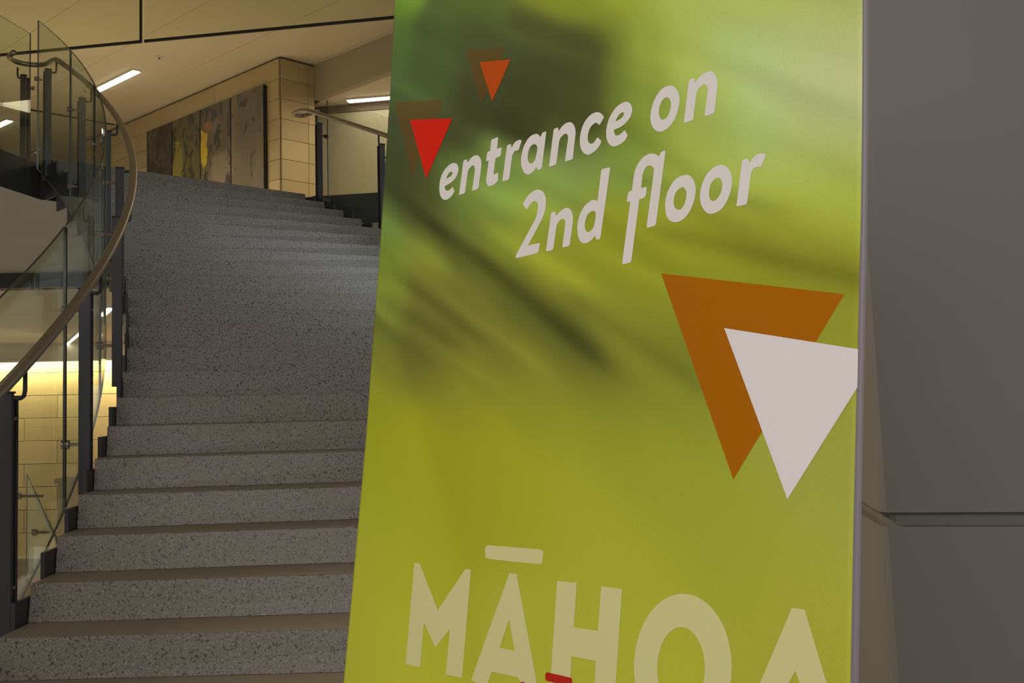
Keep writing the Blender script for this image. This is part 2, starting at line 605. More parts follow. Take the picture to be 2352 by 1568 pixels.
def flat_glass(parent, p, q, z0, z1, th=0.006, name='glass_panel', m=None, medge=None):
    p, q = Vector(p), Vector(q)
    d = (q - p); d.z = 0
    L = d.length
    d.normalize()
    n = Vector((-d.y, d.x, 0))
    c = (p + q) / 2
    c.z = (z0 + z1) / 2
    b = MB().box(c, d * (L / 2), n * th, Vector((0, 0, (z1 - z0) / 2)))
    b.m = [1, 1, 0, 0, 1, 1]
    return b.build(name, [m or M['glass'], medge or M['glass_edge']], parent)


def post(parent, base, tang, out, zb, zt, rail_pt, glass_off, clamps, cm=None):
    """square steel post: tang along the railing, out towards the glass (unit vectors)"""
    base, tang, out = Vector(base), Vector(tang), Vector(out)
    b = MB()
    c = Vector((base.x, base.y, (zb + zt) / 2))
    b.box(c, out * 0.027, tang * 0.012, Vector((0, 0, (zt - zb) / 2)))
    po = b.build('post', M['steel_dark'], parent, bevel=0.002)
    # twin thin plate behind, joined by the clamp pins
    b = MB()
    b.box(c + tang * 0.045, out * 0.027, tang * 0.006, Vector((0, 0, (zt - zb) / 2 - 0.01)))
    b.build('back_plate', M['steel_dark'], po)
    # bracket that carries the handrail
    top = Vector((base.x, base.y, zt - 0.02))
    rp = Vector(rail_pt)
    e = Vector((rp.x, rp.y, zt - 0.02))
    b = MB()
    path = [top - (e - top) * 0.3, top, top.lerp(e, 0.8), e.lerp(top, 0.06) + Vector((0, 0, 0.008)), e + Vector((0, 0, 0.03)), rp]
    b.tube(path, 0.009, 8)
    b.box(top + Vector((0, 0, 0.022)), out * 0.029, tang * 0.02, Vector((0, 0, 0.004)))
    b.build('rail_bracket', M['steel_dark'], po, smooth=True)
    for zc in clamps:
        p0 = Vector((base.x, base.y, zc)) - out * 0.03 + tang * 0.02
        p1 = Vector((base.x, base.y, zc)) + out * (glass_off + 0.02) + tang * 0.02
        b = MB()
        b.tube([p0, p1], 0.008, 8)
        b.tube([p1 - out * 0.034, p1 - out * 0.024], 0.022, 14)
        b.tube([p1 - out * 0.012, p1], 0.022, 14)
        b.build('glass_clamp', cm or M['steel'], po)
    return po


def frame_at(k):
    a = TH0 + k * DTH
    return Vector((-math.sin(a), math.cos(a), 0)), Vector((math.cos(a), math.sin(a), 0))   # tangent up the stair, radial outwards


# ---- inner (left) railing
rl = thing('stair_railing', sp(RIN - 0.035, -3, 0), 'curved glass railing with steel handrail on the left of the stairs', 'railing')
LK = [-2.9, 0.55, 4.0, 7.6, 11.0, 14.2, 17.6, 21.0]
path = [sp(RIN + 0.03, k, zn(k) + HR) for k in np.linspace(-3.6, 21, 120)]
# rounded return at the head of the stair, then on along the edge of the upper floor
tg, rd = frame_at(21)
e = path[-1]
hz = e.z + 0.02
path += [Vector((*(e + tg * s).to_2d(), hz)) for s in (0.12, 0.2)]
cc = Vector((*(e + tg * 0.2 - rd * 0.17).to_2d(), hz))
for i in range(1, 13):
    w = math.radians(15 * i)
    path.append(cc + rd * (0.17 * math.cos(w)) + tg * (0.17 * math.sin(w)))
path.append(path[-1] - tg * 0.1)
MB().tube(path, 0.0235, 14).build('handrail', M['steel'], rl, smooth=True)
for k in LK:
    t, o = frame_at(k)
    post(rl, sp(RIN - 0.043, k, 0), t, -o, zn(k) - (0.17 if k > -2 else 0.1), zn(k) + 0.82, sp(RIN + 0.03, k, zn(k) + HR - 0.015), 0.09,
         (zn(k) + 0.07, zn(k) + 0.72))
for i in range(len(LK) - 1):
    arc_glass(rl, RIN - 0.135, LK[i] + 0.05, LK[i + 1] - 0.03, -0.24, 1.13, zf=lambda k: zn(k) + 0.13 * max(0.0, k - 11) / 10)

# ---- outer (right) railing
rr = thing('stair_railing', sp(ROUT + 0.05, 4, 0), 'glass railing with looped steel handrail on the right of the stair head', 'railing')
RK = [2.4, 6.0, 9.6, 13.2, 17.2, 20.5]
path = [sp(ROUT + 0.035, k, zn(k) + HR) for k in np.linspace(1.9, 21, 90)]
tg, rd = frame_at(21)
e = path[-1]
hz = e.z + 0.03
path += [Vector((*(e + tg * s).to_2d(), hz)) for s in (0.14, 0.26)]
cc = Vector((*(e + tg * 0.26 + rd * 0.075).to_2d(), hz))
for i in range(1, 13):
    w = math.radians(15 * i)
    path.append(cc - rd * (0.075 * math.cos(w)) + tg * (0.075 * math.sin(w)))
path.append(path[-1] - tg * 0.24)
MB().tube(path, 0.0235, 14).build('handrail', M['steel'], rr, smooth=True)
for k in RK:
    t, o = frame_at(k)
    zk = min(zn(k), Z_UP)
    kk = min(k, 21)
    post(rr, sp(ROUT + 0.07, k, 0), t, o, zk - (0.24 if k < 21 else 0.0), zk + 0.82, sp(ROUT + 0.035, kk, zn(kk) + HR - 0.015) if k < 21 else sp(ROUT + 0.07, k, zk + HR), 0.09,
         (zk - 0.1, zk + 0.70), M['clamp_dark'])
t, o = frame_at(20.6)
MB().box(sp(ROUT + 0.075, 20.7, zn(20.5) - 0.03), o * 0.05, t * 0.2, Vector((0, 0, 0.02))).build('base_plate', M['steel_dark'], rr)
for i in range(len(RK) - 1):
    arc_glass(rr, ROUT + 0.16, RK[i] + 0.05, RK[i + 1] - 0.03, -0.24, 1.12 if False else 1.10)

# ---- railing of the upper floor edge on the left
ru = thing('floor_railing', (-4.5, 9.2, Z_UP), 'clear glass balustrade along the upper floor edge left of the stairs', 'railing')
E0, E1 = Vector((-4.93, 5.6, 0)), Vector((pin.x - 0.06, pin.y - 0.02, 0))
ed = (E1 - E0).normalized()
en = Vector((-ed.y, ed.x, 0))
EL = (E1 - E0).length
for s0, s1 in ((EL - 1.30, EL - 0.06), (EL - 2.62, EL - 1.36), (EL - 3.9, EL - 2.68)):
    flat_glass(ru, E0 + ed * s0, E0 + ed * s1, Z_UP - 0.02, Z_UP + 1.22)
cor = E0 + ed * (EL - 0.02)
for s in (EL - 0.02, EL - 1.33, EL - 2.65):
    bp = E0 + ed * s + en * 0.09
    post(ru, bp, ed, -en, Z_UP, Z_UP + 0.84, bp + en * 0.06 + Vector((0, 0, Z_UP + 0.92)), 0.09, (Z_UP + 0.12, Z_UP + 0.72))
MB().tube([E0 + ed * s + en * 0.15 + Vector((0, 0, Z_UP + 0.93)) for s in (0.0, EL - 0.7)], 0.0235, 12).build('handrail', M['steel'], ru, smooth=True)
# farther balustrade beyond the stairwell
rb = thing('floor_railing', (-6.0, 13.8, Z_UP), 'farther glass balustrade with one steel post on the upper floor', 'railing')
f0, f1 = at(60, 372, 14.0), at(232, 372, 14.4)
flat_glass(rb, (f0.x, f0.y, 0), (f1.x, f1.y, 0), Z_UP + 0.05, Z_UP + 1.1)
fd = (f1 - f0); fd.z = 0; fd.normalize(); fn = Vector((-fd.y, fd.x, 0))
bp = at(185, 372, 14.2); bp.z = 0
post(rb, bp - fn * 0.09, fd, fn, Z_UP, Z_UP + 0.86, bp - fn * 0.13 + Vector((0, 0, Z_UP + 0.95)), 0.09, (Z_UP + 0.15, Z_UP + 0.7))
MB().tube([f0 - fn * 0.13 + Vector((0, 0, Z_UP + 0.95 - f0.z)), f1 - fn * 0.13 + Vector((0, 0, Z_UP + 0.95 - f1.z))], 0.0235, 12).build('handrail', M['steel'], rb, smooth=True)

# ---- railing of the flight that goes down behind, with its stone parapet
rd2 = thing('lower_railing', at(110, 1180, 11.0) * 1.0, 'small glass railing going down to the lower level', 'railing')
h0, h1 = at(72, 1088, 12.0), at(140, 1235, 10.6)
g0, g1 = h0 + Vector((-0.05, 0, 0)), h1 + Vector((-0.05, 0, 0))
b = MB()
dn = Vector((0.0, 0.01, 0))
lo = Vector((0, 0, -1.15))
vs = [g0 + lo - dn, g1 + lo - dn, g1 - dn, g0 - dn, g0 + lo + dn, g1 + lo + dn, g1 + dn, g0 + dn]
b.add(vs, [(0, 1, 2, 3), (7, 6, 5, 4)], 0)
b.add(vs, [(0, 4, 5, 1), (1, 5, 6, 2), (2, 6, 7, 3), (3, 7, 4, 0)], 1)
b.build('glass_panel', [M['glass_clear'], M['glass_edge']], rd2)
MB().tube([h0 + Vector((0.06, -0.05, -0.2)), h1 + Vector((0.06, -0.05, -0.2))], 0.02, 10).build('handrail', M['steel'], rd2, smooth=True)
for (x, y, x2) in ((38, 1139, 100), (75, 1222, 118)):
    pa, pb = at(x, y, 11.3), at(x2, y, 11.3)
    b = MB(); b.tube([pa, pb], 0.014, 8); b.tube([pa, pa + Vector((0.05, 0, 0))], 0.035, 10)
    b.build('glass_clamp', M['steel'], rd2)
pa = at(133, 1099, 13.5)
b = MB(); b.abox(pa.x, pa.x + 1.8, pa.y, pa.y + 0.35, Z_LOW, pa.z - 0.06)
b.abox(pa.x - 0.03, pa.x + 1.8, pa.y - 0.03, pa.y + 0.38, pa.z - 0.06, pa.z)
tag(b.build('stone_parapet', M['stone_b']), 'taller beige stone parapet behind the stairs on the level below', 'parapet')
pa = at(24, 1283, 15.5)
b = MB(); b.abox(pa.x, pa.x + 1.3, pa.y, pa.y + 0.35, Z_LOW, pa.z - 0.06)
b.abox(pa.x - 0.03, pa.x + 1.3, pa.y - 0.03, pa.y + 0.38, pa.z - 0.06, pa.z)
tag(b.build('stone_parapet', M['stone_b']), 'lower beige stone parapet at the far left on the level below', 'parapet')

# ================================================================== GLASS SMOKE SCREEN under the ceiling
sc_pt = at(325, 98, 12.3)
ZB = sc_pt.z
pL, pJ, pR = at_z(-60, 134, ZB), at_z(328, 98, ZB), at_z(960, 36.5, ZB)
sd = (pR - pL).normalized()
screen = thing('smoke_screen', pJ, 'hanging clear glass screen with black lower edge below the ceiling', 'glass screen')
snn = Vector((-sd.y, sd.x, 0))
for p, q in ((pL - sd * 1.5, pJ - sd * 0.022), (pJ + sd * 0.026, pR + sd * 2.5)):
    g = flat_glass(screen, p, q, ZB, Z_CEIL, 0.006, m=M['glass_clear'], medge=M['glass_clear'])
    c = (p + q) / 2
    L = (Vector(q) - Vector(p)).length
    MB().box((c.x, c.y, ZB + 0.012), sd * (L / 2), snn * 0.012, Vector((0, 0, 0.016))).build('edge_channel', M['trim'], g)
MB().box((pJ - sd * 0.026).to_2d().to_3d() + Vector((0, 0, (ZB + Z_CEIL) / 2)), sd * 0.012, snn * 0.012, Vector((0, 0, (Z_CEIL - ZB) / 2))).build('joint_channel', M['trim'], screen)

# ================================================================== CEILING LAMPS
def strip(p, q, zc, label, w=0.055):
    p, q = Vector(p), Vector(q)
    d = (q - p); d.z = 0
    L = d.length
    d.normalize()
    n = Vector((-d.y, d.x, 0))
    c = (p + q) / 2
    t = thing('ceiling_light', (c.x, c.y, zc), label, 'ceiling light', 'linear ceiling lights')
    MB().box((c.x, c.y, zc - 0.012), d * (L / 2 + 0.02), n * (w + 0.015), Vector((0, 0, 0.012))).build('housing', M['housing'], t)
    MB().box((c.x, c.y, zc - 0.030), d * (L / 2), n * w, Vector((0, 0, 0.006))).build('diffuser', M['lamp'], t)
    return t


strip(at_z(222, 205, Z_CEIL), at_z(314, 160, Z_CEIL), Z_CEIL, 'lit linear ceiling light left of the mural, by the curved handrail')
strip(at_z(800, 229, 6.29), at_z(980, 214, 6.29), 6.29, 'lit linear ceiling light above the right stair railing')
strip(at_z(-30, 298, Z_CEIL), at_z(22, 274, Z_CEIL), Z_CEIL, 'short lit ceiling light at the far left edge, seen through glass')
strip(at_z(234, 722, 3.37), at_z(254, 704, 3.37), 3.37, 'small lit ceiling light between the stair posts on the lower ceiling', 0.05)
strip(at_z(152, 790, 3.37), at_z(196, 752, 3.37), 3.37, 'lit ceiling light on the lower ceiling, left of the stair post', 0.03)
# small flush sprinkler rose
sr = at_z(366, 130, Z_CEIL)
t = thing('sprinkler', sr, 'small round sprinkler rose on the cream ceiling', 'sprinkler')
MB().tube([sr, sr - Vector((0, 0, 0.012))], 0.06, 20).build('rose', M['housing'], t)
MB().tube([sr - Vector((0, 0, 0.012)), sr - Vector((0, 0, 0.04))], 0.015, 10).build('head', M['steel'], t)
# cove tube
t = thing('cove_light', (-11.5, 26.72, 2.98), 'long warm cove light washing the lower stone wall', 'cove light')
MB().abox(-15.8, -7.2, 26.60, 26.68, 2.99, 3.03).build('lit_tube', M['cove'], t)
MB().abox(-15.8, -7.2, 26.52, 26.72, 3.04, 3.06).build('tray', M['housing'], t)

# ================================================================== MURAL
def mural_mat(name, seed, base, dark, light, thr, scale, patch=None):
    m = mat(name, base, 0.55)
    nt = m.node_tree
    bs = nt.nodes['Principled BSDF']
    tc = nt.nodes.new('ShaderNodeTexCoord')
    mp = nt.nodes.new('ShaderNodeMapping')
    mp.inputs['Location'].default_value = (seed * 3.1, seed * 1.7, seed)
    mp.inputs['Scale'].default_value = (1.25, 1.0, 0.75)
    nt.links.new(tc.outputs['Object'], mp.inputs['Vector'])

    def blot(prev, sc, lo, hi, col, det=5):
        nz = nt.nodes.new('ShaderNodeTexNoise')
        nz.inputs['Scale'].default_value = sc
        nz.inputs['Detail'].default_value = det
        nz.inputs['Distortion'].default_value = 0.6
        nt.links.new(mp.outputs[0], nz.inputs['Vector'])
        mr = nt.nodes.new('ShaderNodeMapRange')
        mr.inputs['From Min'].default_value = lo
        mr.inputs['From Max'].default_value = hi
        nt.links.new(nz.outputs['Fac'], mr.inputs['Value'])
        mx = nt.nodes.new('ShaderNodeMix')
        mx.data_type = 'RGBA'
        nt.links.new(mr.outputs[0], mx.inputs[0])
        if isinstance(prev, tuple):
            mx.inputs[6].default_value = (*prev, 1)
        else:
            nt.links.new(prev, mx.inputs[6])
        mx.inputs[7].default_value = (*col, 1)
        return mx.outputs[2]
    s = blot(base, 1.6, 0.45, 0.62, light)
    s = blot(s, scale, thr, thr + 0.05, dark)
    for (px, pz, rx, rz, col) in (patch or []):
        sx = nt.nodes.new('ShaderNodeMapping')
        sx.vector_type = 'TEXTURE'
        sx.inputs['Location'].default_value = (px, 0, pz)
        sx.inputs['Scale'].default_value = (rx, 1, rz)
        nz = nt.nodes.new('ShaderNodeTexNoise')
        nz.inputs['Scale'].default_value = 7
        nt.links.new(tc.outputs['Object'], nz.inputs['Vector'])
        ad = nt.nodes.new('ShaderNodeMix')
        ad.data_type = 'VECTOR'
        ad.inputs[0].default_value = 0.22
        nt.links.new(tc.outputs['Object'], ad.inputs[4])
        nt.links.new(nz.outputs['Color'], ad.inputs[5])
        nt.links.new(tc.outputs['Object'], sx.inputs['Vector'])
        gr = nt.nodes.new('ShaderNodeVectorMath')
        gr.operation = 'MULTIPLY'
        gr.inputs[1].default_value = (1, 0, 1)
        nt.links.new(sx.outputs[0], gr.inputs[0])
        ln = nt.nodes.new('ShaderNodeVectorMath')
        ln.operation = 'LENGTH'
        nt.links.new(gr.outputs[0], ln.inputs[0])
        sm = nt.nodes.new('ShaderNodeMath')
        sm.operation = 'ADD'
        nt.links.new(ln.outputs['Value'], sm.inputs[0])
        nm = nt.nodes.new('ShaderNodeMath')
        nm.operation = 'MULTIPLY_ADD'
        nm.inputs[1].default_value = 1.6
        nm.inputs[2].default_value = -0.8
        nt.links.new(nz.outputs['Fac'], nm.inputs[0])
        nt.links.new(nm.outputs[0], sm.inputs[1])
        mr = nt.nodes.new('ShaderNodeMapRange')
        mr.inputs['From Min'].default_value = 1.15
        mr.inputs['From Max'].default_value = 0.85
        nt.links.new(sm.outputs[0], mr.inputs['Value'])
        mx = nt.nodes.new('ShaderNodeMix')
        mx.data_type = 'RGBA'
        nt.links.new(mr.outputs[0], mx.inputs[0])
        nt.links.new(s, mx.inputs[6])
        mx.inputs[7].default_value = (*col, 1)
        s = mx.outputs[2]
    nt.links.new(s, bs.inputs['Base Color'])
    return m


mural = thing('mural', (C0.x, C0.y, Z_UP), 'abstract four-panel mural in brown, olive and yellow on the stone wall', 'mural', rz=angM)
Y1, Y2 = (0.42, 0.30, 0.02), (0.20, 0.17, 0.03)
MM = [mural_mat('mural_paint_grey_brown', 1, (0.105, 0.085, 0.055), (0.04, 0.033, 0.02), (0.145, 0.115, 0.075), 0.60, 4.5, [(0.75, 0.40, 0.35, 0.6, (0.085, 0.06, 0.03))]),
      mural_mat('mural_paint_yellow_streak', 2, (0.085, 0.068, 0.04), (0.03, 0.025, 0.015), (0.14, 0.11, 0.07), 0.52, 5.0, [(2.02, 1.92, 0.10, 0.34, Y1), (1.93, 2.24, 0.12, 0.08, (0.20, 0.09, 0.03)), (1.55, 1.5, 0.26, 0.28, (0.15, 0.12, 0.08)), (1.7, 0.5, 0.45, 0.5, (0.10, 0.08, 0.05))]),
      mural_mat('mural_paint_olive', 3, (0.08, 0.067, 0.025), (0.03, 0.026, 0.014), (0.12, 0.10, 0.028), 0.50, 7.0, [(2.88, 1.55, 0.16, 0.62, Y2)]),
      mural_mat('mural_paint_dark_brown', 4, (0.048, 0.038, 0.024), (0.022, 0.018, 0.012), (0.085, 0.065, 0.04), 0.48, 8.0)]
SB = [0.29, 1.21, 2.14, 3.06, 3.96]
for i in range(4):
    bb = MB()
    me = bpy.data.meshes.new('mural_panel')
    bb.abox(SB[i] + 0.012, SB[i + 1] - 0.012, 0.045, 0.10, 0.35, 2.555)
    me.from_pydata(bb.v, [], bb.f)
    me.materials.append(MM[i])
    me.materials.append(M['trim'])
    for p in me.polygons:
        p.material_index = 0 if abs(p.normal.y) > 0.5 else 1
    o = bpy.data.objects.new('mural_panel', me)
    COL.objects.link(o)
    o.parent = mural
bb = MB()
bb.abox(0.30, 3.95, 0.032, 0.045, 0.36, 2.545)
me = bpy.data.meshes.new('backing_frame')
me.from_pydata(bb.v, [], bb.f)
me.materials.append(M['trim'])
o = bpy.data.objects.new('backing_frame', me)
COL.objects.link(o)
o.parent = mural
# printed shapes on the sheet, in 0.1 mm: across, up ('!' marks a corner; '|' starts a hole)
GLYPHS = [
    ('w', '2060,17477! 2116,17407! 2068,17359 1985,17326 1887,17324 1803,17363 1746,17428 1719,17516 1720,17598 1746,17676 1798,17737 1882,17786 1977,17811 2065,17805 2136,17773 2176,17716 2174,17652 2137,17600 2064,17560 1970,17534 1868,17525! 1866,17499 1891,17462 1932,17444 1990,17447|1886,17624! 1907,17656 1943,17687 1990,17700 2031,17680 2025,17649 1978,17631'),
    ('w', '2244,17328! 2235,17343! 2288,17774! 2300,17793! 2375,17793! 2397,17740! 2455,17782 2526,17804 2609,17800 2676,17762 2718,17706 2732,17636! 2698,17345! 2677,17331! 2560,17329! 2549,17347! 2585,17597! 2571,17647 2535,17678 2486,17670 2434,17638 2414,17604! 2383,17345! 2366,17330!'),
    ('w', '2921,17928! 2937,17940! 3067,17941! 3081,17928! 3067,17788! 3159,17785! 3170,17773! 3161,17686! 3141,17672! 3047,17666! 3024,17469! 3041,17450! 3110,17467! 3128,17443! 3133,17356! 3039,17320 2953,17317 2898,17344 2867,17401 2868,17458! 2895,17667! 2841,17670! 2835,17687! 2849,17780! 2873,17791! 2917,17792!'),
    ('w', '3369,17782! 3394,17728! 3429,17770 3467,17791 3514,17799 3561,17794 3587,17783! 3596,17765! 3546,17674! 3528,17664! 3491,17673 3451,17664 3413,17627! 3379,17341! 3364,17326! 3243,17326! 3231,17342! 3287,17775! 3307,17786!'),
    ('w', '4079,17784! 4092,17770! 4042,17346! 4025,17329! 3957,17329! 3934,17375! 3880,17332 3815,17313 3756,17316 3685,17355 3630,17434 3608,17513 3615,17602 3646,17685 3707,17756 3789,17796 3889,17795 3941,17771 3984,17733! 4007,17772! 4026,17783!|3871,17670 3910,17648 3929,17608 3920,17537 3900,17478 3854,17441 3803,17443 3758,17482 3742,17538 3751,17604 3784,17655 3825,17672'),
    ('w', '4182,17330! 4233,17763! 4244,17776! 4264,17778! 4315,17778! 4335,17727! 4390,17770 4459,17792 4536,17789 4600,17751 4642,17686 4654,17628! 4625,17335! 4610,17325! 4492,17325! 4483,17337! 4517,17590! 4510,17631 4473,17665 4415,17658 4371,17628 4354,17596! 4320,17335! 4306,17323! 4191,17324!'),
    ('w', '5066,17631! 5037,17654 5006,17669 4956,17660 4911,17630 4884,17581 4877,17523 4888,17480 4914,17451 4946,17439 4986,17442 5018,17465 5043,17487! 5056,17487! 5116,17434! 5108,17404 5065,17364 5000,17333 4900,17320 4822,17357 4766,17420 4739,17504 4742,17595 4771,17676 4821,17738 4900,17783 4967,17794 5035,17786 5097,17753 5136,17712 5142,17697! 5082,17633!'),
    ('w', '5496,17469! 5509,17461! 5546,17411! 5550,17393 5510,17350 5442,17326 5341,17320 5268,17355 5219,17415 5196,17487 5196,17554 5217,17630 5258,17696 5325,17755 5393,17782 5456,17791 5513,17785 5571,17750 5602,17703 5608,17654 5587,17602 5534,17558 5467,17530 5398,17516 5325,17514! 5330,17483 5348,17452 5375,17436 5416,17435 5459,17449|5344,17606! 5365,17639 5401,17670 5457,17681 5477,17660 5460,17629 5423,17613 5386,17607'),
    ('w', '6193,17786 6250,17750 6298,17689 6324,17616 6319,17528 6291,17449 6238,17377 6163,17333 6085,17320 6025,17332 5963,17375 5919,17439 5901,17511 5907,17587 5933,17664 5982,17734 6053,17783 6124,17795|6144,17671 6181,17643 6202,17595 6200,17543 6180,17491 6143,17452 6098,17443 6061,17458 6035,17502 6027,17553 6036,17604 6067,17654 6105,17673'),
    ('w', '6398,17341! 6449,17758! 6457,17774! 6476,17779! 6522,17778! 6540,17726! 6581,17759 6641,17784 6731,17789 6786,17758 6823,17706 6843,17637 6841,17573! 6816,17353! 6802,17336! 6695,17337! 6685,17348! 6717,17593! 6711,17626 6676,17669 6628,17665 6581,17638 6561,17606! 6531,17354! 6522,17335! 6408,17333!'),
    ('w', '3786,16869! 3705,16946! 3712,16969 3778,17030 3876,17075 3990,17081 4093,17036 4143,16965 4161,16891 4151,16800 4109,16714! 3853,16417! 4073,16417! 4084,16400! 4069,16325! 4046,16297! 3623,16290! 3608,16308! 3627,16345! 3948,16701! 3992,16772 4011,16863 3991,16921 3938,16950 3876,16941 3816,16896'),
    ('w', '4211,16306! 4272,16742! 4291,16751! 4349,16750! 4368,16697! 4434,16734 4537,16764 4621,16737 4672,16668 4688,16584! 4651,16321! 4632,16301! 4528,16301! 4517,16314! 4549,16576! 4538,16615 4498,16642 4442,16630 4387,16582! 4350,16310! 4327,16298! 4225,16294!'),
    ('w', '5141,17093! 5172,17102! 5274,17098! 5289,17082! 5184,16329! 5167,16305! 5116,16305! 5088,16355! 5023,16313 4926,16292 4846,16323 4796,16389 4771,16489 4781,16584 4830,16679 4904,16741 5001,16772 5067,16765 5103,16745!|5032,16647 5071,16632 5083,16608! 5070,16494 5031,16435 4972,16415 4920,16444 4902,16506 4916,16577 4956,16629'),
    ('w', '6144,17103! 6149,17087! 6053,16348! 6036,16321! 5929,16318! 5913,16331! 5990,16921! 5976,16955 5926,16985 5865,16981 5825,16928 5815,16886! 5804,16766! 5884,16764! 5893,16749! 5881,16673! 5860,16651! 5784,16647! 5702,16003! 5685,15979! 5572,15974! 5557,15990! 5643,16650! 5595,16648! 5587,16664! 5602,16748! 5623,16762! 5660,16766! 5682,16930! 5714,17012 5785,17081 5881,17114 5955,17109 6016,17085 6054,17053! 6081,17097! 6111,17102!'),
    ('w', '6450,16781 6530,16747 6583,16671 6601,16585 6577,16475 6515,16378 6429,16322 6339,16313 6258,16341 6202,16405 6177,16502 6185,16602 6238,16702 6326,16770|6417,16661 6464,16619 6476,16567 6454,16488 6412,16441 6367,16436 6319,16469 6299,16523 6307,16589 6345,16641'),
    ('w', '6938,16787 6994,16759 7044,16702 7075,16622 7070,16530 7037,16443 6986,16373 6916,16331 6818,16320 6748,16352 6691,16418 6664,16499 6665,16571 6690,16653 6743,16729 6816,16776 6877,16790|6895,16667 6932,16644 6951,16594 6946,16539 6921,16487 6880,16452 6843,16443 6805,16465 6784,16511 6785,16563 6804,16622 6846,16661'),
    ('w', '7147,16338! 7141,16351! 7193,16756! 7201,16777! 7215,16783! 7268,16784! 7287,16730! 7323,16770 7373,16796 7424,16797 7466,16785! 7481,16769! 7437,16678! 7423,16668! 7406,16671 7366,16677 7332,16663 7308,16627! 7276,16369! 7267,16343! 7253,16338!'),
    ('y', '1716,12435! 1852,12438! 2364,11914! 2930,12489! 3051,12494! 3001,11201! 2640,11170! 2666,11727! 2363,11450! 2056,11710! 2030,11146! 1668,11119!'),
    ('y', '3322,12777! 3351,12811! 3397,12821! 4405,12868! 4460,12849! 4454,12731! 4420,12703! 3395,12658! 3342,12673!'),
    ('y', '3842,12541! 3986,12548! 4531,11268! 4279,11253! 4122,11421! 3608,11387! 3522,11192! 3192,11208!|3891,12029! 4025,11696! 3736,11681!'),
    ('y', '4730,12560! 5062,12581! 5050,12116! 5437,12137! 5457,12591! 5776,12608! 5734,11385! 5428,11358! 5427,11834! 5035,11813! 5036,11341! 4696,11325!'),
    ('y', '7260,12108 7227,11859 7111,11628 6926,11447 6695,11343 6450,11336 6229,11433 6068,11622 5999,11877 6036,12153 6171,12402 6381,12583 6627,12668 6868,12648 7070,12533 7206,12344|6938,12039 6917,11876 6841,11734 6725,11638 6590,11609 6461,11655 6366,11768 6324,11926 6347,12097 6428,12245 6551,12338 6688,12359 6813,12306 6902,12192'),
    ('y', '7908,12717! 8040,12721! 8509,11623! 8294,11609! 8222,11773! 7691,11758! 7553,11492! 7331,11494!|7960,12210! 8091,11958! 7811,11946!'),
    ('r', '4608,11546! 4629,11573! 5045,11593! 5068,11579! 5059,11502! 4637,11482! 4612,11496!'),
    ('m', '4170,11378! 4234,11395! 4545,11110! 4407,11079! 4137,11210!'),
    ('O', '6155,15808! 8374,15372! 7209,13768!'),
    ('W', '7038,15181! 8520,14896! 8520,14580! 7831,13627!'),
    ('g', '239,19125! 1672,18799! 945,17856!'),
    ('h', '2193,19347! 3127,19125! 2634,18508!'),
    ('R', '774,18721! 1940,18463! 1345,17729!'),
    ('T', '2539,19092! 3256,18925! 2892,18459!'),
]
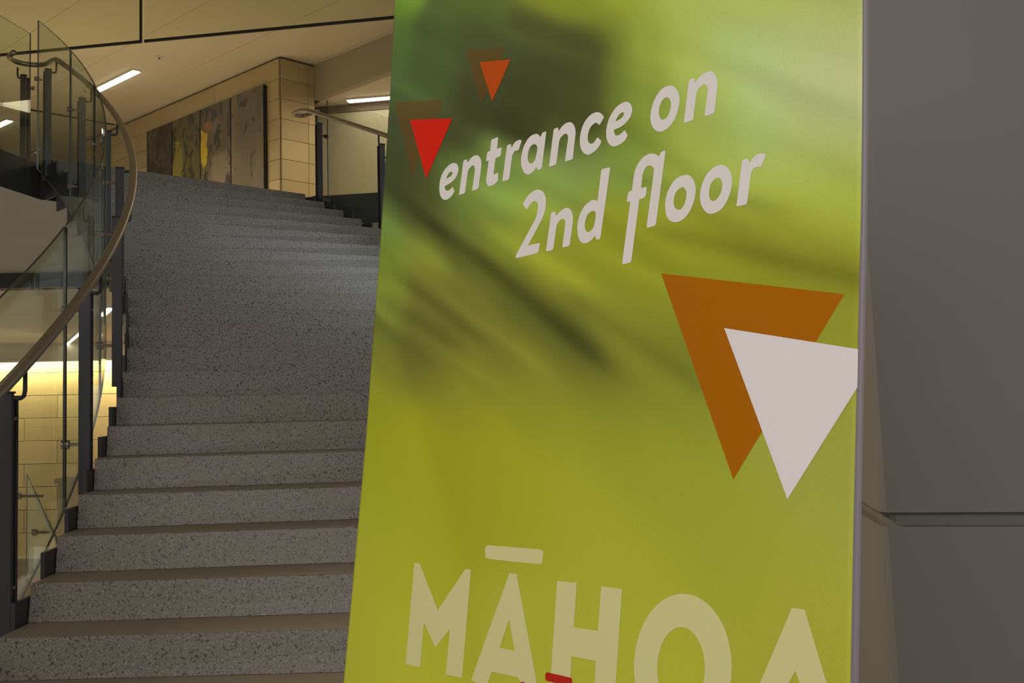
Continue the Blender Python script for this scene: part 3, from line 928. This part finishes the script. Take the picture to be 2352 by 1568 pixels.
# printed colour field: across mm, up mm, r, g, b
PRINT_FIELD = (
    '-7,2086,95,125,40,1 242,2001,75,90,40,1 334,1969,85,95,45,1 399,1947,130,140,35,1 514,1908,135,145,45,1 651,1861,150,165,80,1 '
    '738,1832,155,165,85,1 841,1796,150,160,90,1 3,2012,70,95,45,1 134,1972,65,80,40,1 249,1937,65,72,38,1 367,1907,62,70,38,1 '
    '462,1888,66,70,35,1 518,1850,88,98,38,1 554,1854,130,142,55,1 622,1823,145,160,75,1 712,1796,155,172,108,1 766,1771,158,172,115,1 '
    '842,1757,160,165,110,1 13,1939,65,85,45,1 141,1918,64,80,42,1 255,1874,58,62,36,1 391,1844,58,62,34,1 466,1828,60,62,35,1 '
    '518,1804,80,86,36,1 558,1794,115,130,45,1 656,1767,145,160,80,1 767,1737,160,172,118,1 842,1717,165,170,122,1 23,1868,58,68,40,1 '
    '208,1826,58,62,34,1 359,1796,52,55,30,1 471,1770,62,68,30,1 561,1744,110,125,45,1 658,1721,140,155,70,1 742,1702,150,170,105,1 '
    '807,1691,158,168,112,1 843,1678,155,162,105,1 33,1799,55,60,35,1 138,1753,62,68,35,1 247,1757,85,105,48,1 318,1749,108,132,62,1 '
    '409,1725,120,142,72,1 475,1712,122,142,75,1 549,1712,112,132,60,1 630,1682,135,150,60,1 717,1673,145,160,75,1 794,1658,148,162,80,1 '
    '844,1640,145,155,65,1 25,1767,72,86,45,1 77,1758,62,66,36,1 220,1720,90,108,48,1 291,1725,118,142,68,1 413,1687,126,146,62,1 '
    '30,1726,98,118,52,1 118,1725,72,76,34,1 180,1691,74,78,34,1 275,1694,100,110,45,1 415,1661,130,140,45,1 532,1652,130,138,35,1 '
    '663,1622,135,140,40,1 771,1614,142,150,52,1 845,1602,140,150,55,1 26,1668,112,128,42,1 149,1664,112,120,42,1 270,1643,78,82,34,1 '
    '328,1646,118,128,40,1 460,1613,128,132,36,1 603,1595,130,135,35,1 693,1584,125,127,35,1 772,1578,118,118,34,1 846,1557,112,112,32,1 '
    '34,1608,118,128,48,1 180,1600,100,100,40,1 285,1601,102,104,40,1 361,1588,80,84,34,1 429,1591,120,124,38,1 538,1565,125,130,40,1 '
    '606,1549,122,126,36,1 847,1520,125,130,45,1 28,1563,100,104,40,1 131,1537,92,94,38,1 219,1550,98,98,38,1 340,1525,106,106,40,1 '
    '424,1556,84,86,34,1 458,1535,72,76,32,1 498,1515,76,79,33,1 540,1536,116,122,40,1 595,1505,112,116,38,1 652,1484,104,108,38,1 '
    '843,1498,125,128,40,1 30,1505,118,120,40,1 192,1499,100,100,38,1 296,1489,112,112,40,1 429,1494,116,118,40,1 507,1486,98,102,38,1 '
    '577,1479,108,112,40,1 653,1467,116,120,40,1 31,1454,132,134,34,1 251,1451,120,120,38,1 391,1449,124,126,38,1 546,1447,118,122,40,1 '
    '643,1437,122,126,40,1 33,1397,140,142,30,1.8 306,1402,135,136,30,1.8 548,1406,128,132,38,1.8 674,1396,130,135,42,1.8 845,1411,132,136,52,1.8 '
    '28,1341,142,146,36,1.8 400,1358,139,141,35,1.8 676,1355,136,141,45,1.8 845,1376,135,140,62,1.8 26,1272,150,152,42,1.8 555,1316,146,148,45,1.8 '
    '842,1340,140,143,60,1.8 23,1161,156,156,46,1.8 560,1237,150,150,46,1.8 841,1277,145,145,50,1.8 19,1064,156,156,48,1.8 565,1169,150,150,48,1.8 '
    '840,1222,142,143,48,1.8 493,1871,63,66,34,.5 462,1880,62,66,34,.5 532,1861,100,112,42,.5 568,1852,128,142,56,.5 492,1855,63,66,34,.5 '
    '462,1864,62,66,34,.5 532,1846,99,111,42,.5 569,1837,126,140,56,.5 492,1840,63,66,34,.5 461,1848,62,66,34,.5 532,1831,98,111,42,.5 '
    '570,1822,125,139,56,.5 491,1824,63,66,34,.5 461,1833,62,66,34,.5 533,1816,97,110,42,.5 570,1807,123,138,56,.5 491,1809,63,66,34,.5 '
    '461,1817,62,66,34,.5 533,1801,97,110,42,.5 571,1792,122,137,56,.5 490,1794,63,66,34,.5 460,1801,62,66,34,.5 533,1786,96,110,42,.5 '
    '572,1777,120,136,56,.5 490,1778,63,66,34,.5 460,1786,62,66,34,.5 533,1771,95,109,42,.5 573,1763,119,135,56,.5 351,1939,66,71,36,.5 '
    '365,1962,112,122,38,.5 382,1921,66,71,36,.5 396,1944,112,122,38,.5 412,1904,66,71,36,.5 425,1926,112,122,38,.5 441,1887,66,71,36,.5 '
    '454,1909,112,122,38,.5 469,1871,66,71,36,.5 481,1893,112,122,38,.5 495,1856,66,71,36,.5 507,1877,112,122,38,.5 '
)

# ================================================================== BANNER
BO = Vector((-0.33445933, 1.46473296, 0.12))
BR = Vector((0.59149729, -0.80630699, 0.0))
BU = Vector((0.07835733, 0.05748202, 0.99526677))
BN = BR.cross(BU).normalized()


def bp3(u, v, d=0.0):
    return BO + BR * u + BU * v + BN * d


LEFT_EDGE = [(0.0028, 2.0821), (0.0093, 1.9404), (0.0108, 1.8034), (0.0131, 1.6692), (0.0117, 1.5382), (0.0125, 1.4096), (0.0041, 1.1785), (-0.0013, 1.0553)]
RIGHT_EDGE = [(0.85, 1.7932), (0.8515, 1.6955), (0.8521, 1.6007), (0.8512, 1.4902), (0.8502, 1.3477), (0.85, 1.2213)]
VTOP = 2.26
# streaks of the blurred print: across, up, across, up, half width, strength
STROKES = [
    (0.008, 1.7904, 0.1801, 1.6906, 0.0083, -0.16),
    (0.1679, 1.6985, 0.311, 1.6261, 0.0071, -0.16),
    (0.3012, 1.6273, 0.5055, 1.51, 0.0077, -0.2),
    (0.424, 1.5555, 0.4981, 1.5104, 0.0084, -0.1),
    (0.0614, 1.5989, 0.1977, 1.5452, 0.0087, -0.12),
    (0.0815, 1.6351, 0.2706, 1.5459, 0.0042, -0.12),
    (0.026, 1.5762, 0.1441, 1.5246, 0.0071, -0.1),
    (0.6393, 1.617, 0.8502, 1.5489, 0.0063, -0.13),
    (0.5019, 1.5587, 0.6464, 1.4803, 0.0071, -0.12),
    (0.2491, 1.7418, 0.3959, 1.6848, 0.0088, 0.12),
    (0.0165, 1.7318, 0.174, 1.6489, 0.01, 0.13),
    (0.3261, 1.663, 0.4768, 1.5908, 0.0067, 0.12),
    (0.1402, 1.5551, 0.2861, 1.4948, 0.0049, 0.08),
    (0.2359, 1.583, 0.3857, 1.5116, 0.0046, 0.09),
    (0.0125, 1.9464, 0.217, 1.8418, 0.0056, 0.1),
    (0.3289, 1.9242, 0.4643, 1.8555, 0.0048, 0.1),
    (0.2501, 1.8278, 0.4404, 1.7506, 0.0056, -0.1),
    (0.576, 1.8276, 0.7137, 1.756, 0.0066, 0.05),
    (0.5981, 1.6788, 0.7502, 1.6294, 0.0049, -0.07),
    (0.5491, 1.6017, 0.6421, 1.5634, 0.0045, 0.06),
]


def edge_u(table, v):
    vs = [t[1] for t in table][::-1]
    us = [t[0] for t in table][::-1]
    return float(np.interp(v, vs, us))


banner = thing('pull_up_banner', BO - Vector((0, 0, 0.12)) + BR * 0.425, 'tall green pull-up banner reading entrance on 2nd floor', 'banner')
ILL = np.array([0.70, 0.615, 0.575]) * 1.0        # light level the print is balanced for


def s2l(c):
    c = np.asarray(c, float) / 255
    return np.where(c <= .04045, c / 12.92, ((c + .055) / 1.055) ** 2.4)


ctl = np.array([[float(x) for x in t.split(',')] for t in PRINT_FIELD.split()])
CU, CV, CC, CH = ctl[:, 0] / 1000, ctl[:, 1] / 1000, ctl[:, 2:5], ctl[:, 5]
rng = np.random.default_rng(5)
NU, NV = 150, 330
vv = np.linspace(0.0, VTOP, NV)
Ug = np.zeros((NV, NU)); Vg = np.zeros((NV, NU))
for i, v in enumerate(vv):
    Ug[i] = np.linspace(edge_u(LEFT_EDGE, v), edge_u(RIGHT_EDGE, v), NU)
    Vg[i] = v
SA = -0.5197                                     # printed motion blur direction on the sheet
ca, sa = math.cos(SA), math.sin(SA)
num = np.zeros((NV, NU, 3)); den = np.zeros((NV, NU))
for u0, v0, c, hs in zip(CU, CV, CC, CH):
    du, dv = Ug - u0, Vg - v0
    al, ac = du * ca + dv * sa, -du * sa + dv * ca
    w = np.exp(-0.5 * ((al / (0.042 * hs)) ** 2 + (ac / (0.021 * hs)) ** 2)) * (4.0 if hs < 1 else 1.0) + 1e-4 * np.exp(-0.5 * ((du / 0.12) ** 2 + (dv / 0.12) ** 2)) + 1e-9 / (0.01 + du ** 2 + dv ** 2)
    num += w[..., None] * c
    den += w
field = num / den[..., None]
streak = np.zeros((NV, NU))
for i in range(260):
    u0, v0 = rng.uniform(-0.1, 0.95), rng.uniform(1.3, 2.3)
    ln, wd_ = rng.uniform(0.05, 0.16), rng.uniform(0.004, 0.013)
    an = SA + rng.uniform(-0.08, 0.08)
    du, dv = Ug - u0, Vg - v0
    al, ac = du * math.cos(an) + dv * math.sin(an), -du * math.sin(an) + dv * math.cos(an)
    streak += rng.choice((-1, 1)) * rng.uniform(0.02, 0.06) * np.exp(-0.5 * ((al / ln) ** 2 + (ac / wd_) ** 2))
for u0, v0, u1, v1, wd_, amp in STROKES:
    L = math.hypot(u1 - u0, v1 - v0)
    tx, ty = (u1 - u0) / L, (v1 - v0) / L
    du, dv = Ug - u0, Vg - v0
    al, ac = du * tx + dv * ty, -du * ty + dv * tx
    end = np.maximum(np.maximum(-al, al - L), 0)
    field *= (1 + amp * np.exp(-0.5 * ((end / 0.035) ** 2 + (ac / wd_) ** 2)))[..., None]
fade = np.clip((Vg - 1.38) / 0.22, 0, 1) * np.clip(1.25 - 0.7 * Ug / 0.85, 0.3, 1)
field = np.clip(field * (1 + streak * fade)[..., None], 5, 250)
boost = np.clip(Ug / 0.25 + 0.4, 0.4, 1)[..., None] * np.array([0.092, 0.072, 0.06])
field = np.clip(field * (1 + boost), 5, 250)
alb = np.clip(s2l(field) / ILL, 0, 0.9)

verts = [bp3(Ug[i, j], Vg[i, j]) for i in range(NV) for j in range(NU)]
faces = [(i * NU + j, i * NU + j + 1, (i + 1) * NU + j + 1, (i + 1) * NU + j) for i in range(NV - 1) for j in range(NU - 1)]
nfront = len(verts)
ring = [i * NU for i in range(NV)]
ring_r = [i * NU + NU - 1 for i in range(NV)]
verts += [bp3(Ug[i, 0], Vg[i, 0], -0.0012) for i in range(NV)] + [bp3(Ug[i, -1], Vg[i, -1], -0.0012) for i in range(NV)]
for i in range(NV - 1):
    L0, L1, R0, R1 = nfront + i, nfront + i + 1, nfront + NV + i, nfront + NV + i + 1
    faces += [(L0, L1, R1, R0), (ring[i], ring[i + 1], L1, L0), (ring_r[i + 1], ring_r[i], R0, R1)]
binv = Matrix.Translation(-banner.location)
me = bpy.data.meshes.new('banner_sheet')
me.from_pydata([binv @ p for p in verts], [], faces)
ca_ = me.color_attributes.new('print_colour', 'FLOAT_COLOR', 'POINT')
cols = np.full((len(verts), 4), 0.55)
cols[:nfront, :3] = alb.reshape(-1, 3)
cols[:, 3] = 1
ca_.data.foreach_set('color', cols.ravel())
for p in me.polygons:
    p.use_smooth = p.index < (NV - 1) * (NU - 1)
pm = mat('printed_banner_fabric', (0.5, 0.5, 0.2), 0.8, spec=0.06)
nt = pm.node_tree
an = nt.nodes.new('ShaderNodeAttribute')
an.attribute_name = 'print_colour'
tc = nt.nodes.new('ShaderNodeTexCoord')
nz = nt.nodes.new('ShaderNodeTexNoise')
nz.inputs['Scale'].default_value = 900
nz.inputs['Detail'].default_value = 2
nt.links.new(tc.outputs['Object'], nz.inputs['Vector'])
mr = nt.nodes.new('ShaderNodeMapRange')
mr.inputs['To Min'].default_value = 0.86
mr.inputs['To Max'].default_value = 1.14
nt.links.new(nz.outputs['Fac'], mr.inputs['Value'])
mx = nt.nodes.new('ShaderNodeMix')
mx.data_type = 'RGBA'
mx.blend_type = 'MULTIPLY'
mx.inputs[0].default_value = 1
nt.links.new(an.outputs['Color'], mx.inputs[6])
nt.links.new(mr.outputs[0], mx.inputs[7])
nt.links.new(mx.outputs[2], nt.nodes['Principled BSDF'].inputs['Base Color'])
me.materials.append(pm)
sheet = bpy.data.objects.new('banner_sheet', me)
COL.objects.link(sheet)
sheet.parent = banner

# unprinted grey edge that curls back on the right
b = MB()
n = 40
prof = ((0.0, 0.0), (0.0022, -0.0002), (0.0042, -0.0012), (0.0050, -0.0035))
vs, fs = [], []
for i in range(n + 1):
    v = VTOP * i / n
    u = edge_u(RIGHT_EDGE, v) + 0.0003
    k = 0.62 + 0.38 * min(max((1.85 - v) / 0.6, 0), 1)
    vs += [bp3(u + a * k, v, d) for a, d in prof]
m4 = len(prof)
for i in range(n):
    for j in range(m4 - 1):
        fs.append((i * m4 + j, i * m4 + j + 1, (i + 1) * m4 + j + 1, (i + 1) * m4 + j))
b.add(vs, fs)
b.build('side_margin', mat('grey_banner_margin', (0.20, 0.19, 0.215), 0.5), banner, smooth=True)


def flat_print(name, col, rough=0.8):
    return mat(name, tuple(np.clip(s2l(col) / ILL, 0, 0.9)), rough, noise=0.07, nscale=900, spec=0.06, detail=2)


def ghost(name, col, fac):
    m = flat_print(name, col)
    nt = m.node_tree
    out = nt.nodes['Material Output']
    tr = nt.nodes.new('ShaderNodeBsdfTransparent')
    mx = nt.nodes.new('ShaderNodeMixShader')
    mx.inputs[0].default_value = fac
    nt.links.new(tr.outputs[0], mx.inputs[1])
    nt.links.new(nt.nodes['Principled BSDF'].outputs[0], mx.inputs[2])
    nt.links.new(mx.outputs[0], out.inputs[0])
    return m


PM = {'w': ('letter', flat_print('white_lettering', (198, 187, 181))), 'y': ('logo_letter', flat_print('pale_yellow_logo', (186, 177, 124))),
      'r': ('red_accent', flat_print('red_logo_accent', (160, 34, 20))), 'm': ('red_accent', flat_print('crimson_logo_accent', (165, 34, 52))),
      'O': ('triangle', ghost('orange_triangle_ink', (154, 88, 8), 0.93)), 'W': ('triangle', flat_print('white_triangle_ink', (200, 188, 186))),
      'g': ('triangle', ghost('faint_brown_triangle_ink', (118, 78, 30), 0.38)), 'h': ('triangle', ghost('faint_brown_triangle_ink_small', (118, 78, 30), 0.38)),
      'R': ('triangle', flat_print('red_triangle_ink', (188, 24, 4))), 'T': ('triangle', flat_print('orange_red_triangle_ink', (162, 62, 10)))}
TL = {'O': 'large translucent orange triangle', 'W': 'large white triangle cut by the banner edge', 'g': 'faint brown triangle behind the red one',
      'h': 'faint brown triangle behind the orange-red one', 'R': 'bright red triangle', 'T': 'small orange-red triangle'}


def loop_points(s):
    pts = []
    for t in s.split():
        c = t.endswith('!')
        x, y = t.rstrip('!').split(',')
        pts.append((float(x) * 1e-4, float(y) * 1e-4, c))
    n = len(pts)
    out = []
    for i in range(n):
        p1, p2 = pts[i], pts[(i + 1) % n]
        out.append((p1[0], p1[1]))
        if p1[2] and p2[2]:
            continue
        p0, p3 = pts[i - 1], pts[(i + 2) % n]
        m1 = ((p2[0] - p0[0]) / 2, (p2[1] - p0[1]) / 2)
        m2 = ((p3[0] - p1[0]) / 2, (p3[1] - p1[1]) / 2)
        if p1[2]:
            m1 = (1.5 * (p2[0] - p1[0]) - .5 * m2[0], 1.5 * (p2[1] - p1[1]) - .5 * m2[1])
        if p2[2]:
            m2 = (1.5 * (p2[0] - p1[0]) - .5 * m1[0], 1.5 * (p2[1] - p1[1]) - .5 * m1[1])
        for k in range(1, 6):
            t = k / 6
            h = (2 * t ** 3 - 3 * t * t + 1, t ** 3 - 2 * t * t + t, -2 * t ** 3 + 3 * t * t, t ** 3 - t * t)
            out.append(tuple(h[0] * p1[a] + h[1] * m1[a] + h[2] * p2[a] + h[3] * m2[a] for a in (0, 1)))
    return out


ORDER = {'O': 0.00015, 'g': 0.00015, 'h': 0.00015, 'W': 0.0003, 'R': 0.0003, 'T': 0.0003, 'w': 0.0002, 'y': 0.0002, 'r': 0.00035, 'm': 0.00035}
for col, s in GLYPHS:
    bm = bmesh.new()
    es = []
    for lp in s.split('|'):
        ps = loop_points(lp)
        vs = [bm.verts.new(binv @ bp3(u, v, ORDER[col])) for u, v in ps]
        es += [bm.edges.new((vs[i], vs[(i + 1) % len(vs)])) for i in range(len(vs))]
    bmesh.ops.triangle_fill(bm, use_beauty=True, use_dissolve=False, edges=es, normal=BN)
    for f in bm.faces:
        f.normal_update()
        if f.normal.dot(BN) < 0:
            f.normal_flip()
    name, m = PM[col]
    me = bpy.data.meshes.new(name)
    bm.to_mesh(me)
    bm.free()
    me.materials.append(m)
    o = bpy.data.objects.new(name, me)
    COL.objects.link(o)
    o.parent = sheet
    if col in TL:
        o['label'] = TL[col]

# the stand: base cassette, feet, pole and top rail (outside the frame of the photograph)
hu = BR * 0.445
flat_u = Vector((0, 0, 1))
hn = Vector((BN.x, BN.y, 0)).normalized()
mid = BO + BR * 0.425
MB().box((mid.x, mid.y, 0.075), hu, hn * 0.055, Vector((0, 0, 0.05))).build('base_cassette', M['base_metal'], banner, bevel=0.012)
for s in (-0.26, 0.26):
    c = mid + BR * s
    MB().box((c.x, c.y, 0.0135), BR * 0.03, hn * 0.2, Vector((0, 0, 0.0115))).build('foot', M['base_metal'], banner, bevel=0.004)
MB().tube([Vector((mid.x, mid.y, 0.10)) - hn * 0.03, bp3(0.425, VTOP + 0.02, -0.02)], 0.011, 12).build('support_pole', M['base_metal'], banner, smooth=True)
MB().box(bp3(0.425, VTOP + 0.012, -0.003), hu, BN * 0.009, BU * 0.018).build('top_rail', M['base_metal'], banner, bevel=0.003)
